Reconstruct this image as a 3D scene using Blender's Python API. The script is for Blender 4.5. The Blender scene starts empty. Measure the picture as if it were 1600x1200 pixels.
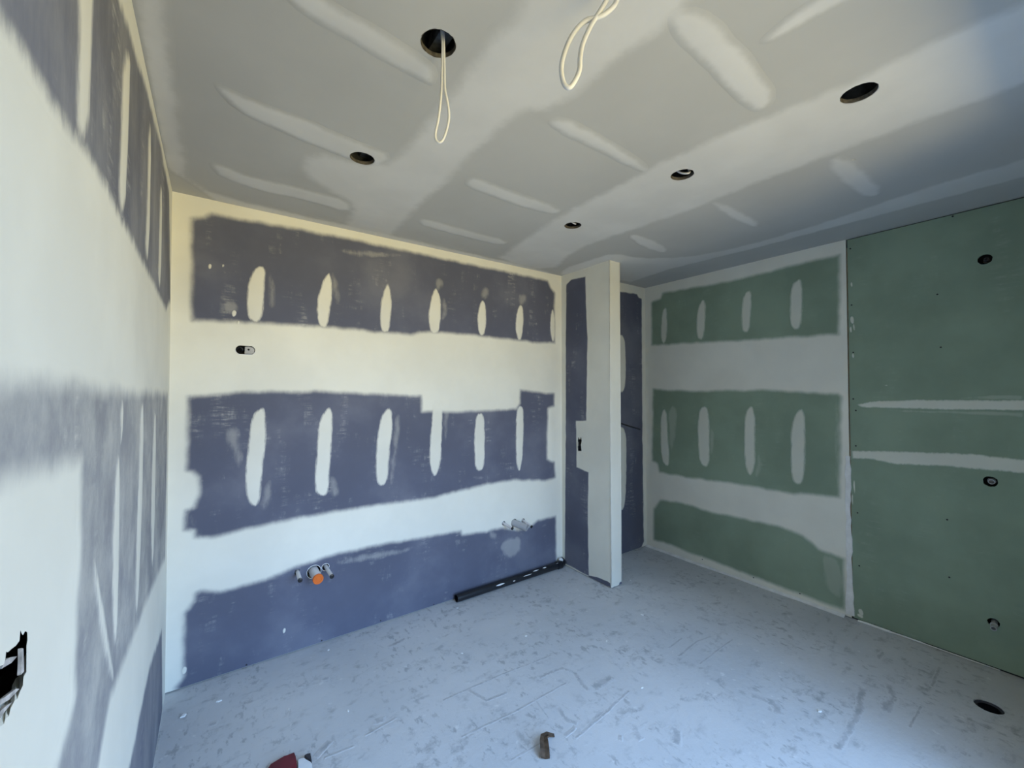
import bpy, bmesh, math, random
import numpy as np
from mathutils import Vector, Matrix, noise

# ------------------------------------------------------------------ camera, world, light
FPX, YAW, PITCH, ROLL, CH = 647.434, 0.621906, 0.018938, -0.001112, 1.4287
XL, XR, D, D2, NX, NY, NT, H = -0.1775, 3.2700, 2.5693, 2.4193, 2.3524, 2.0464, 0.1114, 2.4
YR = -0.06                    # inner face of the rear wall with the doorway the photo is taken from
OPX0, OPX1, OPZ = 0.45, 2.15, 2.15

scene = bpy.context.scene
col = scene.collection
Fv = np.array([math.sin(YAW)*math.cos(PITCH), math.cos(YAW)*math.cos(PITCH), math.sin(PITCH)])
R0 = np.array([math.cos(YAW), -math.sin(YAW), 0.0])
U0 = np.cross(R0, Fv)
Rv = R0*math.cos(ROLL)+U0*math.sin(ROLL)
Uv = -R0*math.sin(ROLL)+U0*math.cos(ROLL)
CP = np.array([0, 0, CH])
cd = bpy.data.cameras.new('camera')
cd.sensor_width = 36; cd.lens = FPX/1600*36; cd.clip_start = 0.02
cam = bpy.data.objects.new('camera', cd); col.objects.link(cam)
M = Matrix(((Rv[0], Uv[0], -Fv[0], CP[0]), (Rv[1], Uv[1], -Fv[1], CP[1]), (Rv[2], Uv[2], -Fv[2], CP[2]), (0, 0, 0, 1)))
cam.matrix_world = M
scene.camera = cam

SKY, GROUND, STRENGTH, EXPOSURE = (0.46, 0.76, 1.27), (1.05, 0.87, 0.44), 7.9, 0.06
w = bpy.data.worlds.new('sky'); scene.world = w; w.use_nodes = True
nt = w.node_tree; bg = nt.nodes['Background']
tc = nt.nodes.new('ShaderNodeTexCoord'); sx = nt.nodes.new('ShaderNodeSeparateXYZ')
mr = nt.nodes.new('ShaderNodeMapRange'); mr.inputs[1].default_value = -0.04; mr.inputs[2].default_value = 0.04
mx = nt.nodes.new('ShaderNodeMix'); mx.data_type = 'RGBA'
mx.inputs[6].default_value = (*GROUND, 1); mx.inputs[7].default_value = (*SKY, 1)
nt.links.new(tc.outputs['Generated'], sx.inputs[0]); nt.links.new(sx.outputs[2], mr.inputs[0])
nt.links.new(mr.outputs[0], mx.inputs[0]); nt.links.new(mx.outputs[2], bg.inputs[0])
bg.inputs[1].default_value = STRENGTH

ld = bpy.data.lights.new('doorway_portal', 'AREA'); ld.shape = 'RECTANGLE'
ld.size = OPX1-OPX0; ld.size_y = OPZ
ld.cycles.is_portal = True
lo = bpy.data.objects.new('doorway_portal', ld); col.objects.link(lo)
lo.location = ((OPX0+OPX1)/2, YR-0.2, OPZ/2); lo.rotation_euler = (math.radians(90), 0, 0)

vs = scene.view_settings
vs.view_transform = 'Standard'; vs.look = 'None'; vs.exposure = EXPOSURE; vs.gamma = 1; vs.use_curve_mapping = False

# ------------------------------------------------------------------ geometry of pixels on planes
def ray(px, py):
    return Fv + Rv*(px-800)/FPX + Uv*(600-py)/FPX
def at_x(px, py, x): d = ray(px, py); return CP+d*((x-CP[0])/d[0])
def at_y(px, py, y): d = ray(px, py); return CP+d*((y-CP[1])/d[1])
def at_z(px, py, z): d = ray(px, py); return CP+d*((z-CP[2])/d[2])
def at_depth(px, py, zc): return CP+ray(px, py)*zc
# frames: name -> (axis, plane value, in-plane axes, inward normal sign)
FR = {'L': (0, XL, (1, 2), 1), 'B': (1, D, (0, 2), -1), 'R': (0, XR, (1, 2), -1), 'C': (2, H, (0, 1), -1),
      'F': (2, 0.0, (0, 1), 1), 'N': (0, NX, (1, 2), -1), 'E': (1, NY, (0, 2), -1), 'Q': (1, D2, (0, 2), -1)}
def pl(fr, px, py):
    ax, v, (a, b), s = FR[fr]
    P = (at_x, at_y, at_z)[ax](px, py, v)
    return (P[a], P[b])
def zz(ox, oy, sc, pts):                      # from a magnified crop back to photograph pixels
    return [(ox+x/sc, oy+y/sc) for x, y in pts]
def pls(fr, pts): return [pl(fr, x, y) for x, y in pts]
def world(fr, a_, b_, lift):
    ax, v, (a, b), s = FR[fr]
    P = [0, 0, 0]; P[ax] = v+s*lift; P[a] = a_; P[b] = b_
    return P

# ------------------------------------------------------------------ materials
def lin(r, g, b):
    f = lambda c: (c/12.92 if c <= .04045 else ((c+.055)/1.055)**2.4)
    return (f(r/255), f(g/255), f(b/255))
PLASTER = (0.80, 0.785, 0.69)
PURPLE = (0.120, 0.128, 0.176)
GREEN = (0.255, 0.330, 0.245)
PAPER = (0.475, 0.47, 0.448)
CPLAST = (0.63, 0.622, 0.60)
class Tree:
    def __init__(s, name):
        s.m = bpy.data.materials.new(name); s.m.use_nodes = True
        s.t = s.m.node_tree; s.b = s.t.nodes['Principled BSDF']
        s.geo = s.t.nodes.new('ShaderNodeNewGeometry')
    def n(s, typ): return s.t.nodes.new(typ)
    def l(s, a, b): s.t.links.new(a, b)
    def noise(s, scale, detail=4, stretch=(1, 1, 1), rough=.55):
        mp = s.n('ShaderNodeMapping'); mp.inputs['Scale'].default_value = stretch
        s.l(s.geo.outputs['Position'], mp.inputs[0])
        t = s.n('ShaderNodeTexNoise'); t.inputs['Scale'].default_value = scale
        t.inputs['Detail'].default_value = detail; t.inputs['Roughness'].default_value = rough
        s.l(mp.outputs[0], t.inputs['Vector']); return t.outputs['Fac']
    def ramp(s, v, a, b, lo=0., hi=1.):
        r = s.n('ShaderNodeMapRange'); r.interpolation_type = 'SMOOTHSTEP'
        for i, k in ((1, a), (2, b), (3, lo), (4, hi)): r.inputs[i].default_value = k
        s.l(v, r.inputs[0]); return r.outputs[0]
    def math(s, op, a, b=None, c=None):
        m = s.n('ShaderNodeMath'); m.operation = op
        for i, k in enumerate((a, b, c)):
            if k is None: continue
            if isinstance(k, (int, float)): m.inputs[i].default_value = k
            else: s.l(k, m.inputs[i])
        return m.outputs[0]
    def mix(s, f, a, b):
        m = s.n('ShaderNodeMix'); m.data_type = 'RGBA'
        for i, k in ((0, f), (6, a), (7, b)):
            if isinstance(k, (int, float)): m.inputs[i].default_value = k
            elif isinstance(k, tuple): m.inputs[i].default_value = (*k, 1)
            else: s.l(k, m.inputs[i])
        return m.outputs[2]
    def out(s, c, rough=.85, spec=.25, bump=None, bs=.1, bd=.002, metal=0):
        if isinstance(c, tuple): s.b.inputs['Base Color'].default_value = (*c, 1)
        else: s.l(c, s.b.inputs['Base Color'])
        s.b.inputs['Roughness'].default_value = rough
        s.b.inputs['Specular IOR Level'].default_value = spec
        s.b.inputs['Metallic'].default_value = metal
        if bump is not None:
            bn = s.n('ShaderNodeBump'); bn.inputs['Strength'].default_value = bs; bn.inputs['Distance'].default_value = bd
            s.l(bump, bn.inputs['Height']); s.l(bn.outputs[0], s.b.inputs['Normal'])
        return s.m
sc_ = lambda c, k: tuple(x*k for x in c)
def c_plaster(t):
    a = t.noise(3.0, 5)
    return t.mix(t.ramp(a, .3, .7), sc_(PLASTER, .955), sc_(PLASTER, 1.03))
def c_board(t, colr, dust=.16):
    a = t.noise(2.2, 5); b = t.noise(9, 6, (1, 1, .3), .7); c = t.noise(26, 5, (.35, .35, 2.2), .7)
    base = t.mix(t.ramp(a, .3, .7), sc_(colr, .9), sc_(colr, 1.1))
    d = t.math('MULTIPLY', t.ramp(b, .52, .78), t.ramp(c, .45, .7))
    base = t.mix(t.math('MULTIPLY', d, dust*2.2), base, PLASTER)
    return t.mix(t.math('MULTIPLY', t.ramp(a, .45, .75), dust*.25), base, PLASTER)
def c_purple(t): return c_board(t, PURPLE, .26)
def c_washed(t):
    a = t.noise(6, 6, (1, 1, .8), .7)
    return t.mix(t.ramp(a, .3, .75, .22, .55), c_board(t, PURPLE, .3), PLASTER)
def c_green(t): return c_board(t, GREEN, .07)
def c_paper(t):
    a = t.noise(2.0, 4)
    return t.mix(t.ramp(a, .3, .7), sc_(PAPER, .96), sc_(PAPER, 1.04))
def c_cplaster(t):
    a = t.noise(3.0, 5)
    return t.mix(t.ramp(a, .3, .7), sc_(CPLAST, .95), sc_(CPLAST, 1.04))
def fine_bump(t): return t.noise(220, 3)
def plain(name, fn, rough=.85, spec=.25):
    t = Tree(name); return t.out(fn(t), rough, spec, fine_bump(t), .06, .001)
def over(base, board):
    def f(t):
        a = t.n('ShaderNodeAttribute'); a.attribute_name = 'under'
        return t.mix(t.ramp(a.outputs['Fac'], .08, .92), base(t), board(t))
    return f
def feathered(name, edge, core, amp=.8, scale=40, stretch=(1, 1, 1), top=1.0, spec=.25):
    t = Tree(name)
    at = t.n('ShaderNodeAttribute'); at.attribute_name = 'feather'
    f = at.outputs['Fac']
    n1 = t.math('SUBTRACT', t.noise(scale, 6, stretch, .65), .5)
    k = t.math('MULTIPLY', f, t.math('SUBTRACT', 1.0, f))
    v = t.math('ADD', f, t.math('MULTIPLY', t.math('MULTIPLY', n1, k), 8*amp))
    fac = t.ramp(v, .08, .92, 0, top)
    return t.out(t.mix(fac, edge(t), core(t)), .85, spec, fine_bump(t), .06, .001)

m_plaster = plain('joint_compound', c_plaster)
m_purple = plain('purple_board', c_purple)
m_green = plain('green_board', c_green)
m_paper = plain('ceiling_paper', c_paper)
m_pp = feathered('purple_board_between_compound', c_plaster, c_purple, .28, 14, (1, 1, .5))
m_pw = feathered('skimmed_purple_board', c_plaster, c_washed, .3, 16, (1, 1, .5))
def c_dusty(t):
    a = t.noise(5, 6, (1, 1, .35), .7)
    return t.mix(t.ramp(a, .3, .75, .06, .24), c_board(t, PURPLE, .3), PLASTER)
m_pu = feathered('dusty_purple_board', c_plaster, c_dusty, .5, 30, (1, 1, .4))
m_spu = feathered('compound_over_dusty_board', over(c_plaster, c_dusty), c_plaster, .5, 40, (1.5, 1.5, .35), .9)
m_sp = feathered('compound_over_purple_board', over(c_plaster, c_purple), c_plaster, .7, 50, (1.5, 1.5, .35), .93)
m_spl = feathered('compound_over_skimmed_board', over(c_plaster, c_washed), c_plaster, .7, 50, (1.5, 1.5, .35), .9)
m_gp = feathered('green_board_between_compound', c_plaster, c_green, .25, 14, (1, 1, .5))
m_sg = feathered('compound_over_green_board', over(c_plaster, c_green), c_plaster, .6, 40, (1.5, 1.5, .35), .74)
m_cc = feathered('compound_over_ceiling_paper', over(c_paper, c_cplaster), c_cplaster, .4, 18)
m_ghost = feathered('thin_compound_over_purple_board', over(c_plaster, c_purple), c_plaster, .8, 18, (1.2, 1.2, .5), .24)
m_gghost = feathered('thin_compound_over_green_board', over(c_plaster, c_green), c_plaster, .8, 18, (1.2, 1.2, .5), .20)

def mk(name, c, rough=.6, spec=.4, metal=0, var=.08, sc=14):
    t = Tree(name); n_ = t.noise(sc, 5)
    return t.out(t.mix(t.ramp(n_, .3, .7), sc_(c, 1-var), sc_(c, 1+var)), rough, spec, n_, .05, .001, metal)
m_deck_blocker = mk('deck_blocker_dark', (.17, .15, .13), .8, .2)  # dark colour of the added slab that cuts ground light outside
m_wall_blocker = mk('wall_blocker_dark', (.10, .095, .09), .8, .2)  # dark colour of the added wall that blocks light outside
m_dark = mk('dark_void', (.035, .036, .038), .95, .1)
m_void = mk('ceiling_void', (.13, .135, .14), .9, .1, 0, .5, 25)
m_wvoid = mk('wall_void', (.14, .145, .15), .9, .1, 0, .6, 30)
m_rim = mk('cut_board_edge', (.10, .09, .075), .9, .1, 0, .4, 60)
m_black = mk('black_plastic', (.012, .013, .016), .32, .5)
m_pvc = mk('white_pvc', (.68, .66, .66), .4, .5)
m_greyp = mk('grey_pvc', (.42, .42, .43), .4, .5)
m_orange = mk('orange_cap', (.75, .16, .02), .5, .4)
m_cable = mk('white_cable', (.62, .63, .65), .45, .4)
m_steel = mk('galvanised_steel', (.30, .29, .27), .45, .5, .5)
m_bead = mk('corner_bead_plaster', (.84, .82, .74), .6, .3)
m_red = mk('dark_red_plastic', (.13, .006, .018), .45, .5, 0, .25)
m_white = mk('white_scrap', (.72, .74, .76), .7, .3)
m_slate = mk('dark_grey_scrap', (.045, .045, .055), .6, .3)
m_rust = mk('brown_strip', (.075, .048, .03), .7, .3, 0, .4, 40)
m_timber = mk('timber', (.30, .20, .11), .8, .2, 0, .3, 20)
m_copper = mk('copper_pipe', (.45, .2, .1), .45, .5, .5)
m_flake = mk('plaster_flake', (.80, .80, .78), .9, .2)
m_screw = mk('screw_head', (.02, .02, .022), .5, .4)
m_core = mk('torn_gypsum', (.46, .44, .42), .9, .1, 0, .35, 60)

def floor_mat():
    t = Tree('dusty_concrete_floor')
    a = t.noise(1.3, 5); b = t.noise(11, 6, (1, 1.6, 1), .7); c = t.noise(38, 5, (1, 1, 1), .7); d = t.noise(5, 4)
    base = t.mix(t.ramp(a, .3, .7), (.53, .54, .55), (.63, .63, .63))
    sm = t.math('MULTIPLY', t.ramp(b, .5, .68), t.ramp(d, .40, .60))
    base = t.mix(t.math('MULTIPLY', sm, .6), base, (.29, .30, .31))
    sm2 = t.math('MULTIPLY', t.ramp(t.noise(20, 5, (1.5, .8, 1), .65), .54, .64), t.ramp(t.noise(3.1, 3), .42, .6))
    base = t.mix(t.math('MULTIPLY', sm2, .6), base, (.29, .30, .31))
    base = t.mix(t.math('MULTIPLY', t.ramp(c, .62, .78), .35), base, (.32, .33, .33))
    base = t.mix(t.math('MULTIPLY', t.ramp(t.noise(24, 4), .64, .74), .6), base, (.74, .74, .73))
    bp = t.math('ADD', t.math('MULTIPLY', b, .6), t.math('MULTIPLY', c, .4))
    return t.out(base, .85, .25, bp, .5, .007)
m_floor = floor_mat()
def c_floor_plain(t):
    a = t.noise(1.3, 5); return t.mix(t.ramp(a, .3, .7), (.53, .54, .55), (.63, .63, .63))
m_scuff = feathered('grey_scuff_in_dust', c_floor_plain, lambda t: t.mix(t.ramp(t.noise(30, 5), .35, .65), (.28, .29, .30), (.44, .44, .45)), 1.8, 60, (1, 1, 1), .7)

# ------------------------------------------------------------------ mesh helpers
def link(name, me, mat, parent=None):
    o = bpy.data.objects.new(name, me); col.objects.link(o)
    if mat: me.materials.append(mat)
    if parent: o.parent = parent
    return o
def from_bm(name, bm, mat, parent=None, smooth=False):
    me = bpy.data.meshes.new(name); bm.normal_update(); bm.to_mesh(me); bm.free()
    if smooth:
        for p in me.polygons: p.use_smooth = True
    return link(name, me, mat, parent)
def struct(o): o['kind'] = 'structure'; return o
def tag(o, label, cat, group=None):
    o['label'] = label; o['category'] = cat
    if group: o['group'] = group
    return o
def empty(name, loc):
    o = bpy.data.objects.new(name, None); col.objects.link(o); o.location = loc; o.empty_display_size = .05; return o
def bm_box(bm, x0, x1, y0, y1, z0, z1):
    v = [bm.verts.new((x, y, z)) for x in (x0, x1) for y in (y0, y1) for z in (z0, z1)]
    for f in ((0, 1, 3, 2), (4, 6, 7, 5), (0, 4, 5, 1), (2, 3, 7, 6), (0, 2, 6, 4), (1, 5, 7, 3)):
        bm.faces.new([v[i] for i in f])
def box(name, x0, x1, y0, y1, z0, z1, mat, parent=None, bevel=0):
    bm = bmesh.new(); bm_box(bm, x0, x1, y0, y1, z0, z1)
    if bevel: bmesh.ops.bevel(bm, geom=bm.edges[:], offset=bevel, segments=2, affect='EDGES')
    return from_bm(name, bm, mat, parent)
def prism(poly, fr, l0, l1):
    """closed prism over a plane polygon between two lifts, as a bmesh"""
    bm = bmesh.new()
    A = [bm.verts.new(world(fr, a, b, l0)) for a, b in poly]; B = [bm.verts.new(world(fr, a, b, l1)) for a, b in poly]
    bm.faces.new(A); bm.faces.new(B[::-1]); n = len(A)
    for i in range(n): bm.faces.new((A[i], B[i], B[(i+1) % n], A[(i+1) % n]))
    bmesh.ops.recalc_face_normals(bm, faces=bm.faces[:]); return bm
def circ(c, r, n=40, jit=0, rnd=random.Random(3)):
    return [(c[0]+r*(1+rnd.uniform(-jit, jit))*math.cos(2*math.pi*i/n), c[1]+r*(1+rnd.uniform(-jit, jit))*math.sin(2*math.pi*i/n)) for i in range(n)]
def cut(o, bms):
    """subtract the given bmeshes from an object's mesh"""
    me = bpy.data.meshes.new('cutter'); bm = bmesh.new()
    for b in bms:
        t = bpy.data.meshes.new('t'); b.to_mesh(t); b.free(); bm.from_mesh(t); bpy.data.meshes.remove(t)
    bm.to_mesh(me); bm.free()
    c = bpy.data.objects.new('cutter', me); col.objects.link(c)
    md = o.modifiers.new('cut', 'BOOLEAN'); md.operation = 'DIFFERENCE'; md.object = c; md.solver = 'EXACT'
    dg = bpy.context.evaluated_depsgraph_get()
    new = bpy.data.meshes.new_from_object(o.evaluated_get(dg)); o.modifiers.remove(md)
    old = o.data; o.data = new; new.name = old.name; bpy.data.meshes.remove(old)
    bpy.data.objects.remove(c); bpy.data.meshes.remove(me)
def cavity(name, poly, fr, l0, l1, mat, parent):
    """an open-fronted dark lining behind a hole"""
    bm = bmesh.new()
    A = [bm.verts.new(world(fr, a, b, l0)) for a, b in poly]; B = [bm.verts.new(world(fr, a, b, l1)) for a, b in poly]
    bm.faces.new(B); n = len(A)
    for i in range(n): bm.faces.new((A[i], B[i], B[(i+1) % n], A[(i+1) % n]))
    return from_bm(name, bm, mat, parent)
def grow(poly, k):
    cx = sum(p[0] for p in poly)/len(poly); cy = sum(p[1] for p in poly)/len(poly)
    return [(cx+(x-cx)*k, cy+(y-cy)*k) for x, y in poly]

def sdf(P, poly):
    """signed distance (+ inside) of points to a polygon and the nearest boundary point"""
    A = np.array(poly); B = np.roll(A, -1, 0)
    best = np.full(len(P), 1e9); near = np.zeros((len(P), 2)); ins = np.zeros(len(P), bool)
    for a, b in zip(A, B):
        e = b-a; L = max(e@e, 1e-12); t = np.clip(((P-a)@e)/L, 0, 1); q = a+t[:, None]*e
        d = np.hypot(P[:, 0]-q[:, 0], P[:, 1]-q[:, 1]); m = d < best; best[m] = d[m]; near[m] = q[m]
        c = (a[1] > P[:, 1]) != (b[1] > P[:, 1])
        xi = a[0]+(P[:, 1]-a[1])*(b[0]-a[0])/((b[1]-a[1]) if abs(b[1]-a[1]) > 1e-12 else 1e-12)
        ins ^= c & (P[:, 0] < xi)
    return np.where(ins, best, -best), near
def rough_edge(poly, step, amp, freq, seed):
    out = []; n = len(poly)
    for i in range(n):
        a = Vector(poly[i]); b = Vector(poly[(i+1) % n]); k = max(1, int((b-a).length/step))
        for j in range(k): out.append(a.lerp(b, j/k))
    r = []
    for p in out:
        q = Vector((p.x*freq, p.y*freq, seed*7.3)); v = noise.noise_vector(q)
        r.append((p.x+v.x*amp, p.y+v.y*amp))
    return r
def chaikin(poly, k=2):
    for _ in range(k):
        o = []; n = len(poly)
        for i in range(n):
            a, b = poly[i], poly[(i+1) % n]
            o += [(a[0]*.75+b[0]*.25, a[1]*.75+b[1]*.25), (a[0]*.25+b[0]*.75, a[1]*.25+b[1]*.75)]
        poly = o
    return poly
seed_ = [0]; LAYERS = {}
def patch(name, fr, poly, mat, parent, cell=.012, lift=.0008, dome=.0, w=.02, amp=.004, smooth=0, holes=(), clip=None, under=None):
    """thin coat lying on a surface: soft (feathered) outline, tiny thickness of its own"""
    seed_[0] += 1
    if smooth: poly = chaikin(poly, smooth)
    poly = rough_edge(poly, cell*1.2, amp, 14, seed_[0])
    a = np.array(poly); mn = a.min(0)-cell-.5*w; mxx = a.max(0)+cell+.5*w
    na = int((mxx[0]-mn[0])/cell)+2; nb = int((mxx[1]-mn[1])/cell)+2
    ga, gb = np.meshgrid(mn[0]+np.arange(na)*cell, mn[1]+np.arange(nb)*cell, indexing='ij')
    P = np.stack([ga.ravel(), gb.ravel()], 1)
    s, near = sdf(P, poly)
    off = .45*w if name in ('plasterboard_panel', 'joint_band') else 0
    s = s+off
    fe = np.clip(s/w, 0, 1)
    un = np.zeros(len(P))
    for (p_, w_, o_) in (LAYERS.get(fr, []) if name not in ('plasterboard_panel', 'scuff_mark') else []):
        b_ = np.array(p_)
        if (b_.min(0) > mxx).any() or (b_.max(0) < mn).any(): continue
        un = np.maximum(un, np.clip((sdf(P, p_)[0]+o_)/w_, 0, 1))
    if under is not None: un[:] = under
    if name in ('plasterboard_panel', 'joint_band'): LAYERS.setdefault(fr, []).append((poly, w, off))
    Q = P.copy(); o = s < 0
    if off:
        dv = P[o]-near[o]; Q[o] = near[o]+dv/np.maximum(np.hypot(dv[:, 0], dv[:, 1]), 1e-6)[:, None]*off
    else: Q[o] = near[o]
    ok = s > 0
    if clip:
        ok &= (P[:, 0] > clip[0]) & (P[:, 0] < clip[1]) & (P[:, 1] > clip[2]) & (P[:, 1] < clip[3])
        Q = np.stack([np.clip(Q[:, 0], clip[0], clip[1]), np.clip(Q[:, 1], clip[2], clip[3])], 1)
    for (cx, cy, r) in holes:
        d = np.hypot(Q[:, 0]-cx, Q[:, 1]-cy); i_ = d < r
        ok &= ~i_
        dd = np.maximum(d, 1e-6)
        Q[i_, 0] = cx+(Q[i_, 0]-cx)/dd[i_]*r; Q[i_, 1] = cy+(Q[i_, 1]-cy)/dd[i_]*r
    ok = ok.reshape(na, nb); I = np.arange(na*nb).reshape(na, nb)
    anyv = ok[:-1, :-1] | ok[1:, :-1] | ok[1:, 1:] | ok[:-1, 1:]
    q = np.stack([I[:-1, :-1], I[1:, :-1], I[1:, 1:], I[:-1, 1:]], -1)[anyv]
    if len(q) == 0: return None
    used, inv = np.unique(q, return_inverse=True); q = inv.reshape(-1, 4)
    V = [world(fr, Q[i, 0], Q[i, 1], lift*min(1., .15+2.5*fe[i])+dome*fe[i]*fe[i]) for i in used]
    ax, v_, (ia, ib), sg = FR[fr]
    up = {(1, 2): 1, (0, 2): -1, (0, 1): 1}[(ia, ib)]
    if up != sg: q = q[:, ::-1]
    me = bpy.data.meshes.new(name); me.from_pydata(V, [], q.tolist())
    at = me.attributes.new('feather', 'FLOAT', 'POINT'); at.data.foreach_set('value', fe[used].astype(np.float32))
    at = me.attributes.new('under', 'FLOAT', 'POINT'); at.data.foreach_set('value', un[used].astype(np.float32))
    me.polygons.foreach_set('use_smooth', [dome > 0]*len(me.polygons)); me.update()
    return link(name, me, mat, parent)
def tube(name, pts, r, mat, parent=None, n=10, cap=True, smooth=True, sub=6, flat=1.0):
    """round tube along a smooth path through the points"""
    P = [Vector(p) for p in pts]; C = []
    if len(P) > 2 and sub > 1:
        for i in range(len(P)-1):
            p0, p1, p2, p3 = P[max(i-1, 0)], P[i], P[i+1], P[min(i+2, len(P)-1)]
            for j in range(sub):
                t = j/sub
                C.append(.5*((2*p1)+(p2-p0)*t+(2*p0-5*p1+4*p2-p3)*t*t+(3*p1-p0-3*p2+p3)*t**3))
        C.append(P[-1])
    else: C = P
    bm = bmesh.new(); rings = []; ref = Vector((.31, .22, .92))
    for i, p in enumerate(C):
        tn = (C[min(i+1, len(C)-1)]-C[max(i-1, 0)]).normalized()
        u = (ref-tn*ref.dot(tn)); u = u.normalized() if u.length > 1e-4 else tn.orthogonal().normalized()
        ref = u; v = tn.cross(u)
        rr = r[min(i, len(r)-1)] if isinstance(r, (list, tuple)) else r
        rings.append([bm.verts.new(p+(u*math.cos(2*math.pi*k/n)+v*math.sin(2*math.pi*k/n)*flat)*rr) for k in range(n)])
    for a, b in zip(rings, rings[1:]):
        for k in range(n): bm.faces.new((a[k], a[(k+1) % n], b[(k+1) % n], b[k]))
    if cap: bm.faces.new(rings[0][::-1]); bm.faces.new(rings[-1])
    o = from_bm(name, bm, mat, parent)
    if smooth:
        for p in o.data.polygons: p.use_smooth = len(p.vertices) == 4
    return o
def lathe(name, base, axis, prof, mat, parent=None, n=28):
    """profile of (distance along axis, radius)"""
    ax = Vector(axis).normalized(); u = ax.orthogonal().normalized(); v = ax.cross(u); base = Vector(base)
    bm = bmesh.new(); rings = []
    for d, r in prof:
        rings.append([bm.verts.new(base+ax*d+(u*math.cos(2*math.pi*k/n)+v*math.sin(2*math.pi*k/n))*max(r, 1e-5)) for k in range(n)])
    for a, b in zip(rings, rings[1:]):
        for k in range(n): bm.faces.new((a[k], a[(k+1) % n], b[(k+1) % n], b[k]))
    bmesh.ops.remove_doubles(bm, verts=bm.verts[:], dist=2e-5)
    bmesh.ops.recalc_face_normals(bm, faces=bm.faces[:])
    return from_bm(name, bm, mat, parent)

# ------------------------------------------------------------------ the room shell
T = .1; TR = .2
floor = struct(box('floor', XL-T, XR+T, YR-.5, D+T, -.1, 0, m_floor))
ceiling = struct(box('ceiling', XL-T, XR+T, YR-TR, D+T, H, H+.013, m_paper))
roof = struct(box('ceiling_backing', XL-T, XR+T, YR-TR, D+T, H+.30, H+.34, m_dark))
wall_left = struct(box('wall_left', XL-.013, XL, YR-TR, D+T, 0, H, m_plaster))
wall_left_backing = box('wall_framing', XL-.14, XL-.12, YR-TR, D+T, 0, H+.3, m_dark, wall_left)
wall_back = struct(box('wall_back', XL-T, NX+.02, D, D+T, .007, H, m_plaster))
box('dark_gap_filler', XL-T, NX+.02, D+.012, D+T, 0, .007, m_dark, wall_back)  # dark filler added under the boards: stops light leaking, keeps the gap dark
SEAM = pl('R', 1325.5, 560)[0]
wall_right = struct(box('wall_right', XR, XR+.013, SEAM+.004, D+T, .006, H, m_plaster))
box('wall_framing', XR+.10, XR+.12, YR-TR, D+T, 0, H+.3, m_dark, wall_right)
box('dark_gap_filler', XR+.012, XR+.1, YR-TR, D+T, 0, .02, m_dark, wall_right)  # same added dark filler in the gap under the sheets
box('top_plate', XR+.0135, XR+.1, YR-TR, D+T, H-.05, H, m_dark, wall_right)
box('stud', XR+.0135, XR+.1, SEAM-.02, SEAM+.03, .02, H-.05, m_timber, wall_right)
JZ = pl('R', 1338, 704)[1]
sheet_lo = box('plasterboard_sheet', XR, XR+.013, YR, SEAM-.004, .012, JZ-.0012, m_green, wall_right)
sheet_hi = box('plasterboard_sheet', XR, XR+.013, YR, SEAM-.004, JZ+.0012, H-.006, m_green, wall_right)
rear = bmesh.new()
bm_box(rear, OPX1, XR+T, YR-TR, YR, 0, H); bm_box(rear, XL-T, OPX0, YR-TR, YR, 0, H); bm_box(rear, OPX0, OPX1, YR-TR, YR, OPZ, H)
wall_rear = struct(from_bm('wall_rear', rear, m_plaster))
wall_light_blocker = struct(box('wall_light_blocker', OPX0-.15, OPX0-.01, YR-TR-4.0, YR-TR-.002, 0, 2.9, m_wall_blocker))  # unseen wall added outside to block light from the left
struct(box('deck_light_blocker', OPX0-.01, XR+1.5, YR-TR-1.6, YR-.502, -.14, -.06, m_deck_blocker))  # unseen dark slab added outside to cut ground light reaching the ceiling
wall_recess = struct(box('wall_recess', NX+NT, XR+.013, D2, D+T, .004, H, m_plaster))
partition = struct(box('wall_partition', NX, NX+NT, NY, D+T, .005, H, m_plaster))
box('dark_gap_filler', NX+.012, NX+NT-.012, NY+.012, D, 0, .006, m_dark, partition)  # added dark filler in the gap under the partition
for o_, xs in (('a', NX), ('b', NX+NT)):
    tube('corner_bead', [(xs+(.0012 if xs == NX else -.0012), NY+.0012, .02), (xs+(.0012 if xs == NX else -.0012), NY+.0012, H)], .0036, m_bead, partition, 8, smooth=True)

# ------------------------------------------------------------------ holes
# ceiling downlight holes
HOLES_PX = [(685, 69), (566, 247.3), (1066, 273), (1342, 145.5), (895, 352.3), (985, -32)]
HC = [pl('C', *p) for p in HOLES_PX]; HR = .049
cut(ceiling, [prism(circ(c, HR, 40, .025), 'C', -.05, .05) for c in HC])
for c in HC:
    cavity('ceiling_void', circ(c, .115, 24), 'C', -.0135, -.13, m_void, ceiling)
for c in HC:            # raw cut edge of the board
    lathe('cut_edge', (c[0], c[1], H+.0004), (0, 0, 1), [(0, HR*1.0), (0, HR*.968), (.0125, HR*.965)], m_rim, ceiling, 32)
for c in HC[:5]:        # batten glimpsed in the dark above each hole
    box('ceiling_batten', c[0]+.015, c[0]+.055, c[1]-.1, c[1]+.1, H+.06, H+.10, m_void, ceiling)
CH_ = [(c[0], c[1], HR*1.02) for c in HC]
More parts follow.
